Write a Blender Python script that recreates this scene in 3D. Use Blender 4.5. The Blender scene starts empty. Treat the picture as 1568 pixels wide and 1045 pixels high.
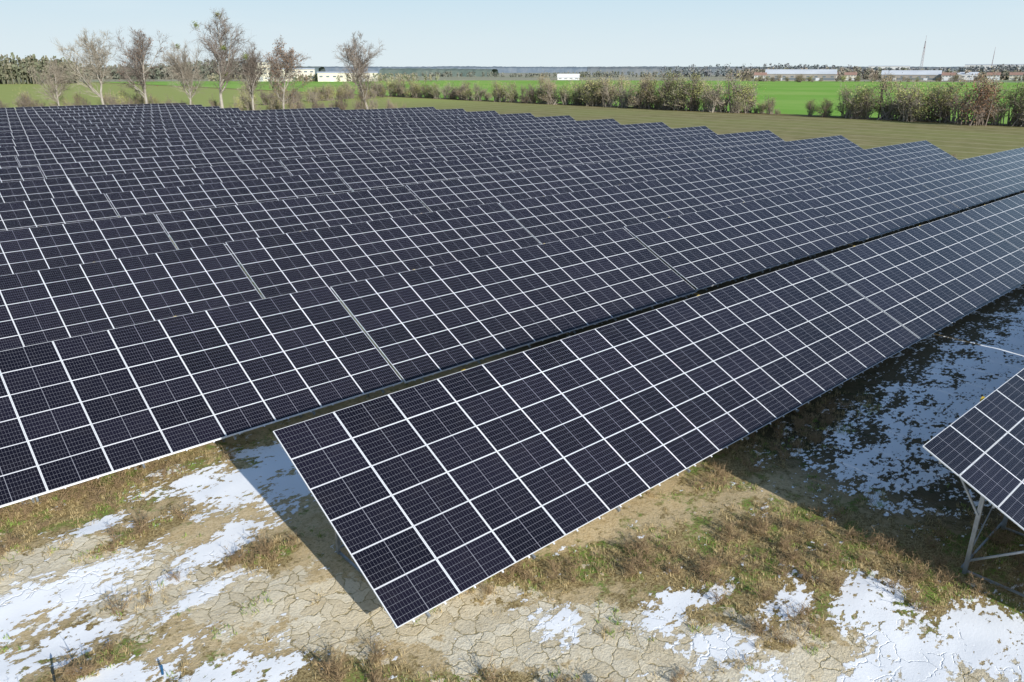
import bpy, math, random
import numpy as np
from mathutils import Vector, noise as mnoise, Matrix
random.seed(7); rng=np.random.default_rng(7)
scene=bpy.context.scene
scene.view_settings.view_transform='Standard'; scene.view_settings.look='None'; scene.view_settings.exposure=0
col=scene.collection

# ------------------------------------------------------------ node helpers
class NT:
    def __init__(s,mat):
        s.nt=mat.node_tree; s.n=s.nt.nodes; s.l=s.nt.links
    def link(s,sock,v):
        if v is None: return
        if isinstance(v,(int,float)): sock.default_value=v
        elif isinstance(v,(tuple,list)):
            sock.default_value=tuple(v)+((1,) if len(v)==3 and len(sock.default_value)==4 else ())
        else: s.l.new(v,sock)
    def m(s,op,a,b=None,c=None,clamp=False):
        n=s.n.new('ShaderNodeMath'); n.operation=op; n.use_clamp=clamp
        s.link(n.inputs[0],a); s.link(n.inputs[1],b); s.link(n.inputs[2],c)
        return n.outputs[0]
    def ss(s,v,lo,hi):
        n=s.n.new('ShaderNodeMapRange'); n.interpolation_type='SMOOTHSTEP'
        s.link(n.inputs['Value'],v); n.inputs['From Min'].default_value=lo; n.inputs['From Max'].default_value=hi
        return n.outputs[0]
    def mix(s,f,a,b,mode='MIX'):
        n=s.n.new('ShaderNodeMix'); n.data_type='RGBA'; n.blend_type=mode
        s.link(n.inputs[0],f); s.link(n.inputs[6],a); s.link(n.inputs[7],b)
        return n.outputs[2]
    def noise(s,vec,scale,detail=4,rough=.55,dist=0):
        n=s.n.new('ShaderNodeTexNoise'); s.link(n.inputs['Vector'],vec)
        n.inputs['Scale'].default_value=scale; n.inputs['Detail'].default_value=detail
        n.inputs['Roughness'].default_value=rough; n.inputs['Distortion'].default_value=dist
        return n.outputs['Fac']
    def mapping(s,vec,scale=(1,1,1),rot=(0,0,0)):
        n=s.n.new('ShaderNodeMapping'); s.link(n.inputs['Vector'],vec)
        n.inputs['Scale'].default_value=scale; n.inputs['Rotation'].default_value=rot
        return n.outputs[0]
def newmat(name,base=(.5,.5,.5),rough=.6,metal=0.):
    m=bpy.data.materials.new(name); m.use_nodes=True
    b=m.node_tree.nodes['Principled BSDF']
    b.inputs['Base Color'].default_value=(*base,1); b.inputs['Roughness'].default_value=rough; b.inputs['Metallic'].default_value=metal
    return m,b,NT(m)
def varmat(name,c1,c2,rough=.8,scale=3,objrand=False,metal=0,transl=0):
    m,b,t=newmat(name,c1,rough,metal)
    tc=t.n.new('ShaderNodeTexCoord').outputs['Object']
    f=t.ss(t.noise(tc,scale,3),.3,.7)
    c=t.mix(f,c1,c2)
    if objrand:
        oi=t.n.new('ShaderNodeObjectInfo')
        hs=t.n.new('ShaderNodeHueSaturation'); t.link(hs.inputs['Color'],c)
        t.link(hs.inputs['Value'],t.m('MULTIPLY_ADD',oi.outputs['Random'],.55,.75))
        t.link(hs.inputs['Hue'],t.m('MULTIPLY_ADD',oi.outputs['Random'],.03,.490))
        c=hs.outputs[0]
    t.link(b.inputs['Base Color'],c)
    b.inputs['Specular IOR Level'].default_value=.2 if not metal else .5
    return m

# ------------------------------------------------------------ mesh helpers
def mkmesh(name,V,F,mats=(),mi=None,uv=None):
    me=bpy.data.meshes.new(name); me.from_pydata([tuple(v) for v in V],[],[tuple(f) for f in F])
    for m in mats: me.materials.append(m)
    if mi is not None: me.polygons.foreach_set('material_index',np.array(mi,dtype=np.int32))
    if uv is not None:
        l=me.uv_layers.new(name='UVMap'); l.data.foreach_set('uv',np.array(uv,dtype=np.float32).ravel())
    me.update(); return me
def mkobj(name,me,parent=None,loc=(0,0,0),rz=0,sc=1):
    o=bpy.data.objects.new(name,me); col.objects.link(o); o.location=loc; o.rotation_euler=(0,0,rz)
    o.scale=(sc,sc,sc) if isinstance(sc,(int,float)) else sc
    if parent: o.parent=parent
    return o
def empty(name,loc=(0,0,0),rz=0):
    o=bpy.data.objects.new(name,None); col.objects.link(o); o.location=loc; o.rotation_euler=(0,0,rz); o.empty_display_size=.5; return o
class MB:
    def __init__(s): s.V=[]; s.F=[]; s.M=[]
    def box(s,x0,x1,y0,y1,z0,z1,m=0):
        b=len(s.V)
        s.V+=[(x0,y0,z0),(x1,y0,z0),(x1,y1,z0),(x0,y1,z0),(x0,y0,z1),(x1,y0,z1),(x1,y1,z1),(x0,y1,z1)]
        s.F+=[(b,b+3,b+2,b+1),(b+4,b+5,b+6,b+7),(b,b+1,b+5,b+4),(b+1,b+2,b+6,b+5),(b+2,b+3,b+7,b+6),(b+3,b,b+4,b+7)]
        s.M+=[m]*6
    def bar(s,p,q,w,h,m=0):
        p=Vector(p);q=Vector(q); d=(q-p).normalized()
        up=Vector((0,0,1)) if abs(d.z)<.95 else Vector((1,0,0))
        a=d.cross(up).normalized()*w/2; c=a.cross(d).normalized()*h/2
        b=len(s.V)
        for e in (p,q):
            for sa,sc in ((-1,-1),(1,-1),(1,1),(-1,1)): s.V.append(tuple(e+a*sa+c*sc))
        s.F+=[(b,b+1,b+2,b+3),(b+7,b+6,b+5,b+4)]+[(b+i,b+4+i,b+4+(i+1)%4,b+(i+1)%4) for i in range(4)]
        s.M+=[m]*6
    def cone(s,p,q,r0,r1,n=4,m=0):
        p=Vector(p);q=Vector(q); d=(q-p)
        if d.length<1e-6: return
        d.normalize(); up=Vector((0,0,1)) if abs(d.z)<.9 else Vector((1,0,0))
        a=d.cross(up).normalized(); c=a.cross(d); b=len(s.V)
        for e,r in ((p,r0),(q,r1)):
            for i in range(n):
                t=2*math.pi*i/n; s.V.append(tuple(e+a*math.cos(t)*r+c*math.sin(t)*r))
        s.F+=[(b+i,b+(i+1)%n,b+n+(i+1)%n,b+n+i) for i in range(n)]; s.M+=[m]*n
    def mesh(s,name,mats): return mkmesh(name,s.V,s.F,mats,s.M)

# ------------------------------------------------------------ survey grid: rows run along X, panels face -Y
CA,SA=math.cos(math.radians(41.5)),math.sin(math.radians(41.5))
def W(f,r): return (SA*f+CA*r, CA*f-SA*r)
def ZA(z,a): return W((z-4.3)/.94, a*z)

TILT=math.radians(26); CT,ST=math.cos(TILT),math.sin(TILT)
MW,MH=1.80,1.058; LOW=.8; SL=6*MH
# ------------------------------------------------------------ solar module material
def module_mat():
    m,b,t=newmat('solar_module_glass')
    uv=t.n.new('ShaderNodeUVMap'); uv.uv_map='UVMap'
    sep=t.n.new('ShaderNodeSeparateXYZ'); t.link(sep.inputs[0],uv.outputs[0])
    u,v=sep.outputs[0],sep.outputs[1]
    fu=t.m('FRACT',u); fv=t.m('FRACT',v)
    a=t.m('MULTIPLY',t.m('ABSOLUTE',t.m('SUBTRACT',fu,.5)),1.790/.98)
    bb=t.m('MULTIPLY',t.m('ABSOLUTE',t.m('SUBTRACT',fv,.5)),1.048/.98)
    frame=t.m('MAXIMUM',t.m('GREATER_THAN',a,.895-.020),t.m('GREATER_THAN',bb,.524-.010))
    margin=t.m('MAXIMUM',t.m('GREATER_THAN',a,.895-.028),t.m('GREATER_THAN',bb,.524-.017))
    mid=t.m('LESS_THAN',a,.008)
    fx=t.m('FRACT',t.m('DIVIDE',t.m('SUBTRACT',a,.008),.0859))
    dx=t.m('MULTIPLY',t.m('SUBTRACT',.5,t.m('ABSOLUTE',t.m('SUBTRACT',fx,.5))),.0859)
    fy=t.m('FRACT',t.m('DIVIDE',bb,.1693))
    dy=t.m('MULTIPLY',t.m('SUBTRACT',.5,t.m('ABSOLUTE',t.m('SUBTRACT',fy,.5))),.1693)
    line=t.m('MAXIMUM',t.m('LESS_THAN',dx,.0016),t.m('LESS_THAN',dy,.0028))
    dia=t.m('LESS_THAN',t.m('ADD',dx,dy),.008)
    gap=t.m('MAXIMUM',t.m('MAXIMUM',line,dia),t.m('MAXIMUM',mid,margin))
    wn=t.n.new('ShaderNodeTexWhiteNoise'); wn.noise_dimensions='2D'
    cmb=t.n.new('ShaderNodeCombineXYZ'); t.link(cmb.inputs[0],t.m('FLOOR',u)); t.link(cmb.inputs[1],t.m('FLOOR',v)); t.link(wn.inputs['Vector'],cmb.outputs[0])
    oi=t.n.new('ShaderNodeObjectInfo')
    rnd=t.m('FRACT',t.m('ADD',wn.outputs[0],oi.outputs['Random']))
    cell=t.mix(rnd,(.006,.005,.010),(.012,.010,.019))
    tc=t.n.new('ShaderNodeTexCoord').outputs['Object']
    dust=t.noise(tc,1.3,4,.6)
    cell=t.mix(t.m('MULTIPLY',t.ss(dust,.45,.8),.05),cell,(.12,.10,.085))
    c=t.mix(gap,cell,(.25,.25,.28))
    c=t.mix(frame,c,(.84,.85,.86))
    t.link(b.inputs['Base Color'],c)
    t.link(b.inputs['Roughness'],t.m('ADD',t.m('MULTIPLY',frame,.3),t.m('MULTIPLY_ADD',dust,.16,.06)))
    b.inputs['IOR'].default_value=1.50
    return m
M_mod=module_mat()
M_back=newmat('module_backsheet',(.62,.63,.64),.6)[0]
M_alu=varmat('aluminium_frame',(.84,.85,.87),(.74,.75,.78),.4,6)
M_steel=varmat('galvanised_steel',(.42,.45,.48),(.30,.33,.36),.42,5,metal=.6)
M_yellow=newmat('yellow_cable_tag',(.75,.50,.04),.5)[0]

def sp(x,s,n):
    return (x, s*CT-n*ST, s*ST+n*CT)
_mod={}
def module_mesh(nc):
    if nc in _mod: return _mod[nc]
    V=[];F=[];MI=[];UV=[]
    g=.005; th=.035
    r=random.Random(nc)
    for i in range(nc):
        for j in range(6):
            x0=i*MW+g;x1=(i+1)*MW-g;s0=j*MH+g;s1=(j+1)*MH-g
            dn=r.uniform(-.003,.003)
            b=len(V)
            for n in (-th+dn,dn+r.uniform(-.002,.002)):
                for (x,s) in ((x0,s0),(x1,s0),(x1,s1),(x0,s1)): V.append(sp(x,s,n))
            F+=[(b+4,b+5,b+6,b+7),(b,b+3,b+2,b+1),(b,b+1,b+5,b+4),(b+1,b+2,b+6,b+5),(b+2,b+3,b+7,b+6),(b+3,b,b+4,b+7)]
            MI+=[0,1,2,2,2,2]
            e=.01
            UV+=[(i+e,j+e),(i+1-e,j+e),(i+1-e,j+1-e),(i+e,j+1-e)]+[(0,0)]*20
    me=mkmesh('modules',V,F,(M_mod,M_back,M_alu),MI,UV); _mod[nc]=me; return me
_sup={}
def support_mesh(nc):
    if nc in _sup: return _sup[nc]
    B=MB(); L=nc*MW
    for s in (.55,2.1,3.2,4.3,5.8):
        B.bar(sp(.02,s,-.075),sp(L-.02,s,-.075),.05,.07)
    B.bar(sp(.03,.10,-.10),sp(L-.03,.10,-.10),.07,.11,2)
    nf=max(3,int(round(L/3.6))+1)
    for k in range(nf):
        x=.9+(L-1.8)*k/(nf-1)
        B.bar(sp(x,-.07,-.205),sp(x,SL+.02,-.155),.06,.09)
        f=Vector(sp(x,1.3,-.2)); rr=Vector(sp(x,4.75,-.2))
        B.bar((x,f.y,f.z),(x,f.y,-LOW-.3),.09,.07)
        B.bar((x,rr.y,rr.z),(x,rr.y,-LOW-.3),.10,.08)
        B.bar((x+.06,rr.y,-LOW+.35),sp(x+.06,2.7,-.2),.05,.05)
        B.bar((x-.06,rr.y,rr.z-.9),sp(x-.06,5.7,-.2),.05,.05)
        if k%2==0 and k<nf-1:
            x2=.9+(L-1.8)*(k+1)/(nf-1)
            B.bar((x,rr.y+.06,-LOW+.2),(x2,rr.y+.06,rr.z-.1),.03,.03)
        B.bar((x,f.y,-LOW+.08),(x,rr.y,-LOW+.08),.06,.05)
    B.bar((.9,rr.y+.09,-LOW+.12),(L-.9,rr.y+.09,-LOW+.12),.05,.05)
    for i in range(nc):
        for q in (.25,.75):
            x=(i+q)*MW
            B.bar(sp(x,-.05,-.05),sp(x,.03,-.05),.04,.03,2)
    for x in (L*.22,L*.66):
        B.bar(sp(x,SL+.01,-.09),sp(x+.22,SL+.05,-.06),.07,.05,1)
    me=B.mesh('support',(M_steel,M_yellow,M_alu)); _sup[nc]=me; return me
PIT=11.8; Y1=11.98
def add_row(k,tables):
    y=Y1+PIT*(k-1)
    P=empty('solar_panel_row',(tables[0][0],y,LOW))
    rr=random.Random(100+k)
    for i,(x,nc) in enumerate(tables):
        big=k>=2
        dz=rr.uniform(-.05,.05) if big else rr.uniform(-.01,.01)
        dz+= .45*max(0,(y-90)/130)
        a=mkobj('table_modules_%d'%(i+1),module_mesh(nc),P,(x-tables[0][0],rr.uniform(-.04,.04) if big else 0,dz))
        a.rotation_euler=(math.radians(rr.uniform(-.35,.35)) if big else 0, rr.uniform(-.0012,.0012),0)
        s=mkobj('table_support_%d'%(i+1),support_mesh(nc),P,a.location)
        s.rotation_euler=a.rotation_euler
G=.13; ST11=11*MW+G
add_row(0,[(19.25+ST11*i,11) for i in range(6)])
add_row(1,[(7.14,16)]+[(7.14+16*MW+G+ST11*i,11) for i in range(4)])
for k in range(2,14):
    T=[(15.3+ST11*i,11) for i in range(-2,4)]
    T.append((15.3+ST11*4, 9 if k<=6 else 11))
    add_row(k,T)
add_row(14,[(15.3+ST11*i,11) for i in range(-2,4)])
for k in (15,16,17,18): add_row(k,[(15.3+ST11*i,11) for i in range(-2,3)])

# ------------------------------------------------------------ ground zones
def blob(x,y,cx,cy,rx,ry,ang=0):
    dx,dy=x-cx,y-cy; c,s=math.cos(ang),math.sin(ang)
    u=(dx*c+dy*s)/rx; v=(-dx*s+dy*c)/ry
    return math.exp(-(u*u+v*v))
SNOW=[(1.4,19.6,3.4,1.3,.1),(7.2,22.1,2.8,2.0,-.5),(8.9,20.8,2.0,1.9,0),(5.7,19.0,2.4,.8,.3),(1.0,17.4,2.4,.9,.2),(4.2,13.9,1.6,.9,-.4),
 (2.4,15.4,1.8,.8,0),(10.7,10.3,.8,.7,0),(13.4,8.8,1.9,.6,-.3),(12.8,7.4,1.4,.7,-.2),(16.9,5.6,1.6,1.0,.2),(16.3,4.0,2.3,1.4,0),(14.8,4.4,1.4,.9,0),
 (17.9,3.4,2.2,1.3,0),(12.3,6.0,1.3,.6,0),(10,22.5,3,2,0),(14,21,6,2.5,0),(-2,19,3,2,0),(20,1.5,5,2,0),(15.4,7.0,1.7,.5,0),(3.4,22.2,1.2,.4,.1),(4.5,17.2,1.6,.5,.2)]
def z_snow(x,y):
    v=.12
    for b in SNOW: v=max(v,1.02*blob(x,y,*b))
    if x>19: 
        e=min(1,(x-19)/4); v=max(v,(.70+.24*min(1,max(0,(x-24)/14)))*e*math.exp(-((y-8.6)/3.8)**2) if x<75 else .5)
    return v
def segd(x,y,a,b):
    ax,ay=a;bx,by=b; t=max(0,min(1,((x-ax)*(bx-ax)+(y-ay)*(by-ay))/((bx-ax)**2+(by-ay)**2)))
    return math.hypot(x-ax-t*(bx-ax),y-ay-t*(by-ay))
ROAD=[(-4,25),(1.8,20.8),(5.5,15.9),(8.9,12.0),(10.4,9.7),(14.5,4.8),(18,0)]
def z_conc(x,y):
    d=min(segd(x,y,ROAD[i],ROAD[i+1]) for i in range(len(ROAD)-1))
    return max(0,1.15-d/2.1)
VEG=[(17.0,8.4,4.5,2.2,-.3),(13.6,10.9,3,.9,-.5),(8.4,9.4,2.4,.6,-.8),(6.0,12.2,1.7,.6,-.8),(3.5,24.2,5,1.9,0),(19.5,5.2,3,1.6,0),(6.3,17.6,1.2,.8,0),(2.0,14.0,2,.9,0),(24,11.8,6,1.3,0),(0,22,2,1,0),(15,7,4,1,0),(22,3.5,4,2,0),(11,12.2,3,.8,-.4),(4,21,2,.6,.2),(3,17.9,2.4,.6,.2),(1,16.2,2,.5,.1)]
def z_veg(x,y):
    v=0
    for b in VEG: v=max(v,blob(x,y,*b))
    return v
def hgt(x,y):
    if -9<x<64 and -9<y<36:
        w=min(1,(x+9)/3,(64-x)/3,(y+9)/3,(36-y)/3)
        return w*(.06*mnoise.noise(Vector((x*.35,y*.35,0)))+.035*mnoise.noise(Vector((x*1.3,y*1.3,4))))
    return 0
def axis(lo,hi,step,far):
    a=list(np.arange(lo,hi+1e-6,step)); s=step; v=hi
    while v<far: s*=1.35; v+=s; a.append(min(v,far))
    s=step; v=lo; 
    while v>-far: s*=1.35; v-=s; a.insert(0,max(v,-far))
    return a
xs=axis(-10,64,.25,7000); ys=axis(-9,36,.25,7000)
V=[];C=[]
for y in ys:
    for x in xs:
        V.append((x,y,hgt(x,y)))
        if -12<x<75 and -12<y<40: C+=[z_snow(x,y),z_conc(x,y),z_veg(x,y),1]
        else: C+=[.35,0,.4,1]
nx=len(xs); F=[(j*nx+i,j*nx+i+1,(j+1)*nx+i+1,(j+1)*nx+i) for j in range(len(ys)-1) for i in range(nx-1)]
gm=mkmesh('ground',V,F)
ca=gm.color_attributes.new('zones','FLOAT_COLOR','POINT'); ca.data.foreach_set('color',np.array(C,dtype=np.float32))
gm.polygons.foreach_set('use_smooth',[True]*len(F))

m,b,t=newmat('ground_surface',rough=1.0)
b.inputs['Specular IOR Level'].default_value=.05
P=t.n.new('ShaderNodeTexCoord').outputs['Object']
sep=t.n.new('ShaderNodeSeparateXYZ'); t.link(sep.inputs[0],P); X,Y=sep.outputs[0],sep.outputs[1]
at=t.n.new('ShaderNodeAttribute'); at.attribute_name='zones'
sc=t.n.new('ShaderNodeSeparateColor'); t.link(sc.inputs[0],at.outputs['Color']); zs,zc,zv=sc.outputs[0],sc.outputs[1],sc.outputs[2]
n_mid=t.noise(P,2.2,6,.68); n_hi=t.noise(P,13,4,.75); n_vh=t.noise(P,60,2,.7)
soil=t.mix(t.ss(n_mid,.35,.65),(.62,.47,.26),(.82,.66,.42))
soil=t.mix(t.m('MULTIPLY',t.ss(n_hi,.50,.66),.65),soil,(.35,.24,.10))
soil=t.mix(t.m('MULTIPLY',t.ss(n_vh,.52,.68),.5),soil,(.30,.21,.09))
grass=t.mix(t.ss(n_hi,.38,.62),(.20,.14,.06),(.64,.50,.25))
grass=t.mix(t.ss(n_vh,.45,.65),grass,(.22,.16,.07))
grass=t.mix(t.m('MULTIPLY',t.ss(t.noise(P,.9,4,.6),.49,.60),t.ss(n_hi,.4,.58)),grass,(.18,.28,.05))
vegm=t.ss(t.m('ADD',zv,t.m('MULTIPLY',t.m('SUBTRACT',n_mid,.5),2.8)),.10,.50)
c=t.mix(vegm,soil,grass)
# broken concrete
wv=t.n.new('ShaderNodeTexNoise'); t.link(wv.inputs['Vector'],P); wv.inputs['Scale'].default_value=1.7; wv.inputs['Detail'].default_value=5
va=t.n.new('ShaderNodeVectorMath'); va.operation='MULTIPLY_ADD'; t.link(va.inputs[0],wv.outputs['Color']); va.inputs[1].default_value=(.8,.8,0); t.link(va.inputs[2],P)
vo=t.n.new('ShaderNodeTexVoronoi'); vo.feature='DISTANCE_TO_EDGE'; vo.inputs['Scale'].default_value=2.2; vo.voronoi_dimensions='2D'; t.link(vo.inputs['Vector'],va.outputs[0])
vo2=t.n.new('ShaderNodeTexVoronoi'); vo2.feature='F1'; vo2.inputs['Scale'].default_value=2.2; vo2.voronoi_dimensions='2D'; t.link(vo2.inputs['Vector'],va.outputs[0])
cs=t.n.new('ShaderNodeSeparateColor'); t.link(cs.inputs[0],vo2.outputs['Color'])
conc=t.mix(cs.outputs[0],(.76,.64,.44),(.90,.80,.61))
conc=t.mix(t.m('MULTIPLY',t.ss(n_hi,.48,.68),.4),conc,(.54,.42,.24))
conc=t.mix(t.m('MULTIPLY',t.ss(n_mid,.52,.68),.4),conc,(.60,.48,.29))
n_c=t.noise(P,.9,4,.65)
crackv=t.m('MULTIPLY',t.m('SUBTRACT',1,t.ss(vo.outputs['Distance'],.006,.06)),t.ss(n_c,.40,.54))
conc=t.mix(t.m('MULTIPLY',crackv,.8),conc,(.34,.26,.11))
concm=t.ss(t.m('ADD',zc,t.m('MULTIPLY',t.m('SUBTRACT',t.noise(P,.9,7,.70),.5),3.2)),.52,.60)
c=t.mix(concm,c,conc)
# snow patches
n1=t.noise(t.mapping(P,(.75,1.25,1),(0,0,math.radians(-20))),.95,3,.55)
n2=t.noise(t.mapping(P,(1.0,1.6,1),(0,0,math.radians(-20))),3.6,6,.66)
sv=t.m('ADD',zs,t.m('ADD',t.m('MULTIPLY',t.m('SUBTRACT',n1,.5),1.9),t.m('MULTIPLY',t.m('SUBTRACT',n2,.5),2.4)))
snowm=t.ss(sv,.60,.67)
wet=t.m('MULTIPLY',t.ss(sv,.2,.6),.25)
c=t.mix(wet,c,(.26,.19,.09))
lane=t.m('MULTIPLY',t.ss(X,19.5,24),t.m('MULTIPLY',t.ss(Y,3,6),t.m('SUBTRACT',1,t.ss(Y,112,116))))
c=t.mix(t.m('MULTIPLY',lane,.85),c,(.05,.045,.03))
snowc=t.mix(t.m('MULTIPLY',t.ss(n_hi,.5,.8),.10),(.99,.99,.99),(.9,.89,.87))
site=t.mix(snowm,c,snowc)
# fields
nf=t.noise(P,.02,5,.6); nf2=t.noise(P,.25,5,.65)
olive=t.mix(t.ss(nf2,.3,.7),(.21,.19,.08),(.33,.28,.145))
olive=t.mix(t.m('MULTIPLY',t.ss(nf,.35,.65),.6),olive,(.27,.29,.10))
wav=t.m('ABSOLUTE',t.m('SUBTRACT',t.m('FRACT',t.m('DIVIDE',t.m('ADD',X,t.m('MULTIPLY',nf,5)),9.)),.5))
olive=t.mix(t.m('MULTIPLY',t.m('SUBTRACT',1,t.ss(wav,.02,.08)),.6),olive,(.46,.40,.25))
olive=t.mix(t.m('MULTIPLY',t.ss(Y,190,300),.8),olive,(.37,.42,.13))
green=t.mix(t.ss(t.noise(P,.012,4,.6),.35,.65),(.22,.42,.07),(.31,.47,.11))
edge=t.m('ADD',X,t.m('MULTIPLY',t.m('SUBTRACT',nf2,.5),6))
fld=t.mix(t.ss(edge,205,207),olive,(.24,.19,.09))
fld=t.mix(t.ss(edge,214,216),fld,green)
vf=t.n.new('ShaderNodeTexVoronoi'); vf.voronoi_dimensions='2D'; vf.inputs['Scale'].default_value=.0022; t.link(vf.inputs['Vector'],P)
vfs=t.n.new('ShaderNodeSeparateColor'); t.link(vfs.inputs[0],vf.outputs['Color'])
farc=t.mix(t.ss(vfs.outputs[0],.3,.7),(.28,.32,.19),(.38,.35,.26))
ln=t.n.new('ShaderNodeVectorMath'); ln.operation='LENGTH'; t.link(ln.inputs[0],P)
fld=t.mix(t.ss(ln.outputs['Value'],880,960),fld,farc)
fld=t.mix(t.m('MULTIPLY',t.ss(ln.outputs['Value'],900,4500),.6),fld,(.36,.40,.44))  # aerial haze painted in: far fields fade to pale blue-grey
verge=t.mix(t.ss(nf2,.4,.6),(.24,.17,.08),(.46,.37,.21))
verge=t.mix(t.ss(n_mid,.5,.7),verge,(.22,.20,.08))
def zmax(dx,dy1,dy2):
    return t.m('MAXIMUM',t.m('MAXIMUM',t.m('SUBTRACT',edge,dx),t.m('MINIMUM',t.m('SUBTRACT',Y,dy1),t.m('SUBTRACT',edge,82))),t.m('SUBTRACT',Y,dy2))
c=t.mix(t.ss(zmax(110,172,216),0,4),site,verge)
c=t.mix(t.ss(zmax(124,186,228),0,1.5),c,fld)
t.link(b.inputs['Base Color'],c)
bp=t.n.new('ShaderNodeBump'); bp.inputs['Strength'].default_value=.7; bp.inputs['Distance'].default_value=.05
hh=t.m('MULTIPLY',t.m('ADD',n_hi,t.m('MULTIPLY',n_mid,.5)),t.m('SUBTRACT',1,t.m('MULTIPLY',snowm,.85)))
hh=t.m('ADD',hh,t.m('MULTIPLY',snowm,.9))
hh=t.m('SUBTRACT',hh,t.m('MULTIPLY',t.m('MULTIPLY',crackv,concm),.4))
t.link(bp.inputs['Height'],hh); t.link(b.inputs['Normal'],bp.outputs[0])
gm.materials.append(m); mkobj('ground',gm)

# ------------------------------------------------------------ near vegetation
def blades(name,pts,hmin,hmax,nb,width,spread,mat):
    pts=np.array(pts); n=len(pts)*nb
    base=np.repeat(pts,nb,axis=0)+np.c_[rng.normal(0,spread*.35,(n,2)),np.zeros(n)]
    ang=rng.uniform(0,2*np.pi,n); lean=rng.uniform(.1,1.3,n); h=rng.uniform(hmin,hmax,n)
    d=np.c_[np.cos(ang),np.sin(ang),np.zeros(n)]; pa=np.c_[-np.sin(ang),np.cos(ang),np.zeros(n)]
    w=width*rng.uniform(.5,1.3,n)[:,None]
    p0=base-pa*w; p1=base+pa*w
    mid=base+d*(h*lean*.35)[:,None]+np.c_[np.zeros((n,2)),h*.65]
    p2=mid+pa*w*.7; p3=mid-pa*w*.7
    tip=base+d*(h*lean)[:,None]+np.c_[np.zeros((n,2)),h*.95]
    Vv=np.stack([p0,p1,p2,p3,tip],1).reshape(-1,3)
    Ff=[]
    for i in range(n):
        q=i*5; Ff.append((q,q+1,q+2,q+3)); Ff.append((q+3,q+2,q+4))
    return mkobj(name,mkmesh(name,Vv,Ff,(mat,)))
def scatter(n,x0,x1,y0,y1,fn,th):
    out=[]
    while n>0:
        n-=1
        x=random.uniform(x0,x1); y=random.uniform(y0,y1)
        if fn(x,y)+.6*mnoise.noise(Vector((x*1.1,y*1.1,9)))+.25*mnoise.noise(Vector((x*4,y*4,2)))>th and z_snow(x,y)<.6:
            out.append((x,y,hgt(x,y)-.01))
    return out
M_straw=varmat('straw',(.68,.54,.29),(.38,.28,.13),.8,5)
M_grn=varmat('green_blades',(.20,.32,.06),(.32,.38,.10),.8,3)
M_dry=varmat('dead_stems',(.22,.15,.085),(.42,.30,.17),.85,4)
blades('dry_grass',scatter(24000,-6,30,0,28,z_veg,.42),.04,.17,9,.006,.14,M_straw)
blades('dry_grass',scatter(9000,-6,30,0,28,lambda x,y:.25,.44),.03,.09,6,.006,.12,M_straw)
blades('green_grass',scatter(16000,-6,30,0,28,lambda x,y:z_veg(x,y)*.4+.8*mnoise.noise(Vector((x*.8,y*.8,30))),.44),.04,.12,9,.009,.14,M_grn)
def weed_mesh(i):
    r=random.Random(i); B=MB()
    for s in range(9):
        p=Vector((r.gauss(0,.05),r.gauss(0,.05),0)); a=r.uniform(0,6.28); d=Vector((math.cos(a)*r.uniform(.2,.9),math.sin(a)*r.uniform(.2,.9),1)).normalized()
        L=r.uniform(.25,.55)
        for k in range(3):
            q=p+d*L/3; B.cone(p,q,.006,.005,3)
            for w in range(4):
                e=q+Vector((r.gauss(0,.09),r.gauss(0,.09),r.uniform(0,.12))); B.cone(q,e,.004,.002,3)
            p=q; d=(d+Vector((r.gauss(0,.25),r.gauss(0,.25),r.gauss(-.05,.15)))).normalized()
    return B.mesh('weed',(M_dry,))
wm=[weed_mesh(i) for i in range(6)]
wp=empty('dead_weeds')
for i,p in enumerate(scatter(4200,-5,28,1,27,z_veg,.62)):
    mkobj('weed_%d'%i,random.choice(wm),wp,p,random.uniform(0,6.28),random.uniform(.4,1.15))
M_stone=varmat('rubble_stone',(.72,.60,.42),(.54,.43,.28),.9,6)
def rock_mesh(i):
    r=random.Random(i); B=MB(); B.box(-.5,.5,-.4,.4,-.1,.25)
    B.V=[(v[0]*r.uniform(.6,1.1),v[1]*r.uniform(.6,1.1),v[2]*r.uniform(.6,1.3)) for v in B.V]; return B.mesh('stone',(M_stone,))
rp=empty('rubble'); rm=[rock_mesh(i) for i in range(5)]
for i,p in enumerate(scatter(800,-4,28,0,27,lambda x,y:.35,.4)):
    mkobj('stone_%d'%i,random.choice(rm),rp,p,random.uniform(0,6.28),random.uniform(.03,.12))
def stake(x,y,h,colr):
    B=MB(); B.cone((0,0,-.2),(.02,.01,h),.03,.025,8); B.cone((.02,.01,h),(.02,.01,h+.04),.025,.004,8)
    mm=varmat('stake_paint',colr,tuple(q*.6 for q in colr),.5,8)
    mkobj('marker_stake',B.mesh('stake',(mm,)),None,(x,y,0))
stake(1.05,16.3,.42,(.03,.04,.045)); stake(2.9,15.0,.22,(.02,.10,.22))

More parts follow.
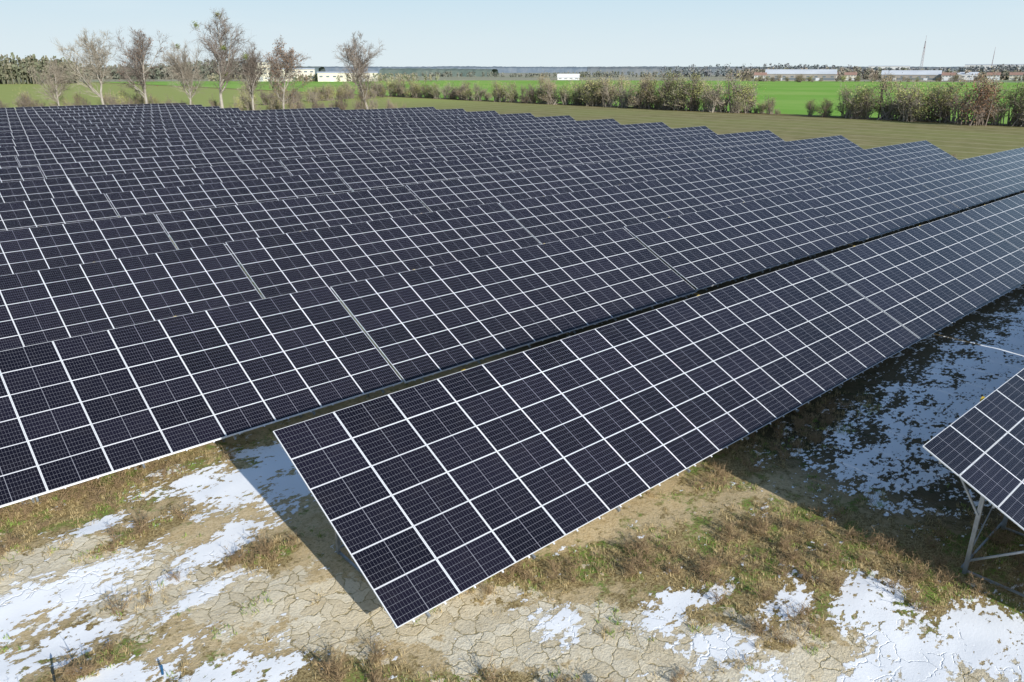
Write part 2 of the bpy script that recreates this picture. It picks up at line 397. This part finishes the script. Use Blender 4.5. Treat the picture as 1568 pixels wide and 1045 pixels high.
# ------------------------------------------------------------ trees
M_bark=varmat('bark',(.34,.30,.25),(.48,.44,.38),.9,.8)
M_twig=varmat('twigs',(.25,.205,.165),(.34,.285,.235),.9,.5,True)
M_leafb=varmat('dead_leaves',(.32,.19,.11),(.40,.26,.15),.8,.6,True)
M_mist=varmat('mistletoe',(.18,.22,.06),(.26,.28,.10),.8,2)
def leafq(B,p,s,m,r):
    a=Vector((r.gauss(0,1),r.gauss(0,1),r.gauss(0,1))).normalized(); u=a.orthogonal().normalized(); v=a.cross(u)
    b=len(B.V); s2=s*r.uniform(.5,1)
    B.V+=[tuple(p-u*s-v*s2*.3),tuple(p+v*s2),tuple(p+u*s),tuple(p-v*s2)]; B.F.append((b,b+1,b+2,b+3)); B.M.append(m)
def tree_mesh(seed,H,wide,leaf=0,mist=0):
    r=random.Random(seed); B=MB(); ends=[]
    def grow(p,d,L,rad,lvl):
        seg={0:8,1:5,2:3,3:2,4:1}[lvl]; q=p
        for k in range(seg):
            jit=.08 if lvl==0 else .15
            d=(d+Vector((r.gauss(0,jit),r.gauss(0,jit),r.gauss(0,jit)+(.14 if lvl==1 else .05)))).normalized()
            e=q+d*L/seg; r0=rad*(1-.85*k/seg); r1=rad*(1-.85*(k+1)/seg)
            B.cone(q,e,r0,r1,7 if lvl==0 else (4 if lvl==1 else 3),0 if lvl<2 else 1)
            if lvl<4:
                if (lvl>0 or k>=2):
                    for c in range({0:3,1:2,2:2,3:3}[lvl]):
                        ax=d.orthogonal().normalized(); ax=Matrix.Rotation(r.uniform(0,6.28),3,d)@ax
                        sp_=r.uniform(.6,1.1)*wide if lvl==0 else r.uniform(.5,1.0)
                        nd=(d+ax*sp_).normalized()
                        tt=(k-2)/(seg-3) if lvl==0 else 0
                        nl={0:H*(.50*(1-.5*tt)),1:L*.45*(1-.5*k/seg),2:L*.6,3:L*.8}[lvl]*r.uniform(.65,1.1)
                        nr={0:rad*.45*(1-.55*tt),1:rad*.45,2:.030,3:.018}[lvl]
                        grow(q+d*(L/seg)*r.random(),nd,nl,max(nr,.018),lvl+1)
            else: ends.append(e)
            q=e
    grow(Vector((0,0,-.2)),Vector((r.gauss(0,.04),r.gauss(0,.04),1)).normalized(),H*.68,H*.016,0)
    for i in range(leaf): 
        p=r.choice(ends)+Vector((r.gauss(0,.3),r.gauss(0,.3),r.gauss(0,.3))); leafq(B,p,r.uniform(.10,.20),2,r)
    for i in range(mist):
        cp=r.choice(ends)
        for k in range(120): leafq(B,cp+Vector((r.gauss(0,.35),r.gauss(0,.35),r.gauss(0,.35))),.14,3,r)
    zmax=max(v[2] for v in B.V); 
    s=H/zmax; B.V=[(v[0]*s,v[1]*s,v[2]*s) for v in B.V]
    return B.mesh('tree',(M_bark,M_twig,M_leafb,M_mist))
T=[(60.4,240.8,24,1.1,0,0),(69.3,232.8,24.5,1.2,500,0),(78.2,224.2,20.4,.8,0,1),(84.3,217.6,28.5,.7,0,4),(91,211.6,20.4,.7,0,1),(97.3,206.1,21.5,1.1,1900,0),(115,190.4,22.5,1.1,0,0),(51,249,16,1.0,0,0)]
for i,(x,y,H,w,lf,ms) in enumerate(T):
    mkobj('bare_tree',tree_mesh(40+i,H,w,lf,ms),None,(x,y,0),random.uniform(0,6))
def shrub_mesh(seed,leaf,mats,H=1.):
    r=random.Random(seed); B=MB(); lobes=[]
    for i in range(9):
        a=r.uniform(0,6.28); d=r.uniform(0,.42); z=r.uniform(.22,.8)
        lobes.append((Vector((math.cos(a)*d*(1.15-z*.6),math.sin(a)*d*(1.15-z*.6),z)),r.uniform(.10,.24)))
    for s in range(30):
        c,R=r.choice(lobes); tgt=c+Vector((r.gauss(0,R*.6),r.gauss(0,R*.6),r.gauss(0,R*.7)))
        p=Vector((r.gauss(0,.09),r.gauss(0,.09),-.02)); m=(p+tgt)/2+Vector((r.gauss(0,.04),r.gauss(0,.04),.05))
        B.cone(p,m,.012,.008,4,0); B.cone(m,tgt,.008,.003,3,0)
        for k in range(22):
            q=m.lerp(tgt,r.random()); e=q+Vector((r.gauss(0,.07),r.gauss(0,.07),abs(r.gauss(.05,.06)))); B.cone(q,e,.0035,.0018,3,0)
    for k in range(leaf):
        c,R=r.choice(lobes); p=c+Vector((r.gauss(0,R*.55),r.gauss(0,R*.55),r.gauss(0,R*.55)))
        if p.z<.02: p.z=r.uniform(.02,.3)
        leafq(B,p,r.uniform(.007,.016),1,r)
    return B.mesh('shrub',mats)
M_sy=varmat('shrub_olive',(.36,.35,.13),(.48,.43,.19),.8,3,True)
M_sb=varmat('shrub_brown',(.33,.26,.16),(.43,.34,.21),.8,3,True)
M_sg=varmat('shrub_green',(.24,.24,.10),(.33,.32,.14),.8,3,True)
M_sr=varmat('shrub_russet',(.33,.20,.11),(.40,.26,.15),.8,3,True)
SM=[shrub_mesh(50+i,1900 if i<6 else 300,(M_twig,[M_sy,M_sb,M_sg,M_sy,M_sb,M_sg,M_sb,M_sy][i])) for i in range(8)]
SR=shrub_mesh(77,2400,(M_twig,M_sr))
hp=empty('hedgerow',(211,60,0)); hn=0
def hed(x,y,h,wd=1.,me=None):
    global hn; hn+=1
    mkobj('shrub_%d'%hn,me or random.choice(SM),hp,(x-211,y-60,0),random.uniform(0,6.28),(h*wd,h*wd,h))
y=20
while y<345:
    h=random.uniform(8,12)
    if 104<y<132: h=random.uniform(3,7)
    if 128<y<160: h=random.uniform(10,14)
    if y>225: h=random.uniform(6,10)
    if not (112<y<122) or random.random()<.3: hed(211+random.uniform(-3,3),y,h,random.uniform(.9,1.3))
    if random.random()<.6: hed(211+random.uniform(-4,4),y+1.5,h*.5,1.5)
    y+=random.uniform(2.6,5)
    if y>225: y+=random.uniform(0,4)
hed(205,66,14,.95,SR)
up=empty('undergrowth',(90,215,0))
for i in range(52):
    tt=i/52; x=40+tt*84+random.uniform(-3,3); y=264-tt*77+random.uniform(-4,5)
    h=random.uniform(4,7) if tt>.4 else random.uniform(5,9)
    mkobj('shrub_%d'%i,random.choice(SM[6:]*3+[SM[1],SM[4],SM[3]]),up,(x-90,y-215,0),random.uniform(0,6),(h*.8,h*.8,h))
for i in range(34):
    tt=i/34; x=120+tt*83+random.uniform(-3,3); y=280+tt*43+random.uniform(-9,9); h=random.uniform(5,9)
    mkobj('shrub_%d'%(100+i),random.choice(SM),up,(x-90,y-215,0),random.uniform(0,6),h)
for i in range(70):
    x=random.uniform(114,124); y=random.uniform(20,165); h=random.uniform(.7,1.8)
    mkobj('shrub_%d'%(200+i),random.choice(SM[6:]+[SM[1]]),up,(x-90,y-215,0),random.uniform(0,6),(h*1.5,h*1.5,h))
hb=empty('hedgerow',(600,500,0))
for i in range(70):
    x,y=ZA(random.uniform(740,840),random.uniform(.30,.80)); h=random.uniform(4,8)
    mkobj('shrub_%d'%i,random.choice(SM),hb,(x-600,y-500,0),random.uniform(0,6),(h*1.5,h*1.5,h))

# ------------------------------------------------------------ distant woods
def segs_of(pts):
    s=[(Vector(pts[i]),Vector(pts[i+1])) for i in range(len(pts)-1)]; return s,[(b_-a_).length for a_,b_ in s]
def wood(name,pts,depth,h,n,size,cols,conif=False,seed=1,env_a=.5):
    r=random.Random(seed); B=MB(); mats=[]
    for i,cc in enumerate(cols): mats.append(varmat(name+'_foliage_%d'%i,cc,tuple(q*.85 for q in cc),.9,.02))
    segs,Ls=segs_of(pts); T_=sum(Ls)
    ntree=n//26
    for k in range(ntree):
        u=r.random()*T_; j=0
        while u>Ls[j] and j<len(Ls)-1: u-=Ls[j]; j+=1
        a_,b_=segs[j]; d=(b_-a_).normalized(); p=a_+d*u+Vector((-d.y,d.x))*r.uniform(-depth,depth)
        env=.8+env_a*mnoise.noise(Vector((p.x*.006,p.y*.006,seed)))
        H=h*env*r.uniform(.8,1.15); w=H*(.17 if conif else .34); mi=r.randrange(len(cols))
        B.cone((p.x,p.y,0),(p.x,p.y,H*.8),H*.02,H*.008,4,mi)
        for c in range(26):
            z=r.uniform(.05 if not conif else .2,1)*H; rr_=w*math.sqrt(max(0,1-abs(z/H-.5)*1.7)) if not conif else w*(1.1-z/H)*1.3
            an=r.uniform(0,6.28); q=Vector((p.x+math.cos(an)*rr_*r.random(),p.y+math.sin(an)*rr_*r.random(),z))
            leafq(B,q,size*r.uniform(.5,1.2),mi,r)
    mkobj(name,B.mesh(name,mats))
def canopy(name,pts,width,h,step,c1,c2,seed):
    """closed forest canopy seen from afar: lumpy crown surface with a steep edge"""
    segs,Ls=segs_of(pts); V=[];F=[]; rows=9; n=0
    for (a_,b_),L in zip(segs,Ls):
        d=(b_-a_).normalized(); nn=Vector((-d.y,d.x)); k=int(L/step)
        for i in range(k):
            base=a_+d*(i*step)
            for j in range(rows):
                f=j/(rows-1); prof=(0,.8,.95,1,1,1,.95,.8,0)[j]
                p=base+nn*((f-.5)*width)
                e=.85+.12*mnoise.noise(Vector((p.x*.004,p.y*.004,seed)))+.06*mnoise.noise(Vector((p.x*.03,p.y*.03,seed)))+.09*mnoise.noise(Vector((p.x*.11,p.y*.11,seed)))
                V.append((p.x+2*mnoise.noise(Vector((p.x*.1,p.y*.1,9))),p.y,max(0,prof*h*e)-.3))
            if n>0: F+=[((n-1)*rows+j,(n-1)*rows+j+1,n*rows+j+1,n*rows+j) for j in range(rows-1)]
            n+=1
    mkobj(name,mkmesh(name,V,F,(varmat(name+'_hazed_crowns',c1,c2,.95,.05),)))  # crown colours passed in include the blue-grey haze of distance
canopy('distant_forest',[ZA(2500,a) for a in (-1.0,-.6,-.2,.2,.6,1.0)],120,22,5,(.15,.19,.23),(.20,.23,.26),3)  # bluish-grey stands for aerial haze, mixed into the canopy colours
canopy('distant_forest',[ZA(1900,a) for a in (-1.0,-.6,-.25)],80,19,4,(.13,.17,.17),(.18,.20,.20),12)
canopy('distant_forest',[ZA(1700,.1),ZA(1650,.5),ZA(1600,1.0)],90,19,4,(.15,.175,.19),(.20,.21,.215),13)
canopy('distant_forest',[ZA(1350,-.17),ZA(1300,-.02)],50,16,3,(.11,.15,.13),(.16,.19,.16),14)
wood('pine_forest',[ZA(640,-.95),ZA(650,-.72),ZA(700,-.575)],30,24,14000,1.5,[(.20,.20,.13),(.25,.23,.16),(.19,.20,.13)],True,seed=4)
wood('distant_forest',[ZA(980,-.60),ZA(1000,-.30)],40,22,10000,1.9,[(.21,.23,.17),(.25,.24,.19)],seed=5)
wood('distant_forest',[ZA(1050,.30),ZA(960,.50),ZA(920,.9)],60,14,20000,1.5,[(.32,.27,.21),(.25,.25,.18),(.36,.32,.26)],seed=7)
wood('distant_forest',[ZA(1300,.20),ZA(1250,.9)],60,20,14000,2.0,[(.27,.27,.27),(.23,.26,.26)],seed=8)  # foliage greyed in its colour to suggest distance haze
wood('distant_treeline',[ZA(820,-.40),ZA(780,-.1)],12,8,4000,1.0,[(.36,.32,.22),(.29,.29,.18)],seed=10)
wood('distant_treeline',[ZA(1250,-.15),ZA(1150,.25)],25,9,5000,1.4,[(.27,.27,.22),(.23,.24,.19)],seed=11)

# ------------------------------------------------------------ buildings
M_white=varmat('white_cladding',(.78,.77,.74),(.68,.67,.65),.6,.05)
M_cream=varmat('cream_render',(.76,.70,.58),(.66,.61,.51),.7,.05)
M_roof=varmat('metal_roof',(.72,.74,.76),(.62,.64,.67),.5,.05)
M_win=newmat('window_glass',(.16,.19,.22),.2)[0]
M_red=varmat('tile_roof',(.38,.24,.19),(.32,.20,.16),.8,.1)
M_wall2=varmat('brown_cladding',(.40,.36,.32),(.32,.29,.26),.7,.05)
def building(name,z,a,L,D,H,wall,roof,nw,storeys=1,gable=1.2,strip=False):
    x,y=ZA(z,a); az=math.atan2(y,x)-math.pi/2
    P=empty(name,(x,y,0),az)
    B=MB(); B.box(-L/2,L/2,0,D,-.5,H); mkobj('walls',B.mesh('walls',(wall,)),P)
    o=.5; Vr=[(-L/2-o,-o,H+.02),(L/2+o,-o,H+.02),(L/2+o,D+o,H+.02),(-L/2-o,D+o,H+.02),(-L/2-o,D/2,H+gable),(L/2+o,D/2,H+gable)]
    mkobj('roof',mkmesh('roof',Vr,[(0,1,5,4),(2,3,4,5),(0,4,3),(1,2,5),(0,3,2,1)],(roof,)),P)
    B=MB()
    for s in range(storeys):
        zz=H*(s+.5)/storeys
        for i in range(nw):
            xc=-L/2+L*(i+.5)/nw; ww=min(L/nw*.3,1.6); hh_=min(1.5,H/storeys*.3)
            B.box(xc-ww,xc+ww,-.06,.05,zz,zz+hh_)
            B.box(xc-ww,xc+ww,D-.05,D+.06,zz,zz+hh_)
    if strip:
        B.box(-L*.48,L*.48,-.08,.05,H*.12,H*.40)
    mkobj('windows',B.mesh('windows',(M_win,)),P)
    B=MB(); B.box(-L*.3,-L*.3+4,-.12,.05,0,min(4.2,H*.42)); B.box(L*.22,L*.22+4,-.12,.05,0,min(4.2,H*.42)); mkobj('doors',B.mesh('doors',(M_roof,)),P)
building('warehouse',850,.383,76,30,7,M_wall2,M_roof,9,1,5,True)
building('warehouse',870,.53,62,30,6,M_wall2,M_roof,7,1,5,True)
building('warehouse',900,.60,30,20,6,M_white,M_roof,5,1,3)
building('farm_building',900,.075,26,14,2.5,M_white,M_white,4,1,4.5)
building('office_building',800,-.330,16,16,19,M_cream,M_roof,4,4,.6)
building('warehouse',800,-.290,44,24,12,M_cream,M_roof,7,2)
building('warehouse',790,-.218,62,26,8.5,M_cream,M_roof,9,1)
building('factory_building',1450,.66,150,50,20,M_white,M_roof,14,2)
building('factory_building',1400,.50,70,40,17,M_white,M_roof,8,2)
for i,(z,a) in enumerate(((860,.33),(900,.45),(880,.64),(890,.67),(960,.35),(930,.425),(850,.58),(940,.50))):
    building('house',z,a,13,9,5.5,M_cream if i%2 else M_white,M_red,4,2,3.2)
def mast(z,a,H,w):
    x,y=ZA(z,a); B=MB(); n=int(H/5)
    for c in ((-1,-1),(1,-1),(1,1),(-1,1)):
        B.bar((c[0]*w,c[1]*w,0),(c[0]*w*.25,c[1]*w*.25,H*.86),.22,.22)
    cs_=((-1,-1),(1,-1),(1,1),(-1,1))
    for k in range(n):
        f0=1-.75*k/n; f1=1-.75*(k+1)/n; z0=H*.86*k/n; z1=H*.86*(k+1)/n
        for i in range(4):
            p=cs_[i];q=cs_[(i+1)%4]; B.bar((p[0]*w*f0,p[1]*w*f0,z0),(q[0]*w*f1,q[1]*w*f1,z1),.12,.12)
            B.bar((p[0]*w*f1,p[1]*w*f1,z1),(q[0]*w*f1,q[1]*w*f1,z1),.12,.12)
    B.bar((0,0,H*.84),(0,0,H),.3,.3)
    B.box(-w*.5,w*.5,-w*.5,w*.5,H*.70,H*.73)
    mkobj('radio_mast',B.mesh('mast',(varmat('mast_steel',(.40,.42,.45),(.5,.3,.28),.6,.1),)),None,(x,y,0))
mast(1200,.5426,62,1.9); mast(1300,.636,48,.6)

# ------------------------------------------------------------ light, sky, camera
sd=Vector((-.24,-2.27,1)).normalized()
el=math.asin(sd.z); azi=math.atan2(sd.x,sd.y)
L=bpy.data.lights.new('sun','SUN'); L.energy=5; L.angle=math.radians(.5); L.color=(1,.985,.94)
lo=bpy.data.objects.new('sun',L); col.objects.link(lo); lo.rotation_euler=sd.to_track_quat('Z','Y').to_euler(); lo.location=(0,-30,40)
w=bpy.data.worlds.new('World'); scene.world=w; w.use_nodes=True
t=NT(w)
sky=t.n.new('ShaderNodeTexSky'); sky.sky_type='NISHITA'; sky.sun_disc=False
sky.sun_elevation=el; sky.sun_rotation=azi; sky.air_density=1.1; sky.dust_density=.5; sky.ozone_density=2.5; sky.altitude=50
bg=t.n['Background']; STR=.12; bg.inputs['Strength'].default_value=STR
g=t.n.new('ShaderNodeTexCoord').outputs['Generated']
sp_=t.n.new('ShaderNodeSeparateXYZ'); t.link(sp_.inputs[0],g); z=sp_.outputs[2]
hazec=t.mix(t.ss(z,-.01,.17),tuple(q/STR for q in (.74,.84,.88)),tuple(q/STR for q in (.47,.71,.88)))
wisp=t.noise(t.mapping(g,(1.5,1.5,9)),1.6,5,.6)
hazec=t.mix(t.m('MULTIPLY',t.ss(wisp,.45,.75),.35),hazec,tuple(q/STR for q in (.76,.86,.91)))
skyc=t.mix(t.m('SUBTRACT',1,t.ss(z,.14,.36)),sky.outputs[0],hazec)
t.link(bg.inputs['Color'],skyc)
cam=bpy.data.cameras.new('camera'); cam.lens=26.4; cam.sensor_width=36; cam.clip_end=20000; cam.clip_start=.1
co=bpy.data.objects.new('camera',cam); col.objects.link(co); co.location=(0,0,12.65)
co.rotation_euler=(math.radians(90-19.93),0,math.radians(-41.5)); scene.camera=co
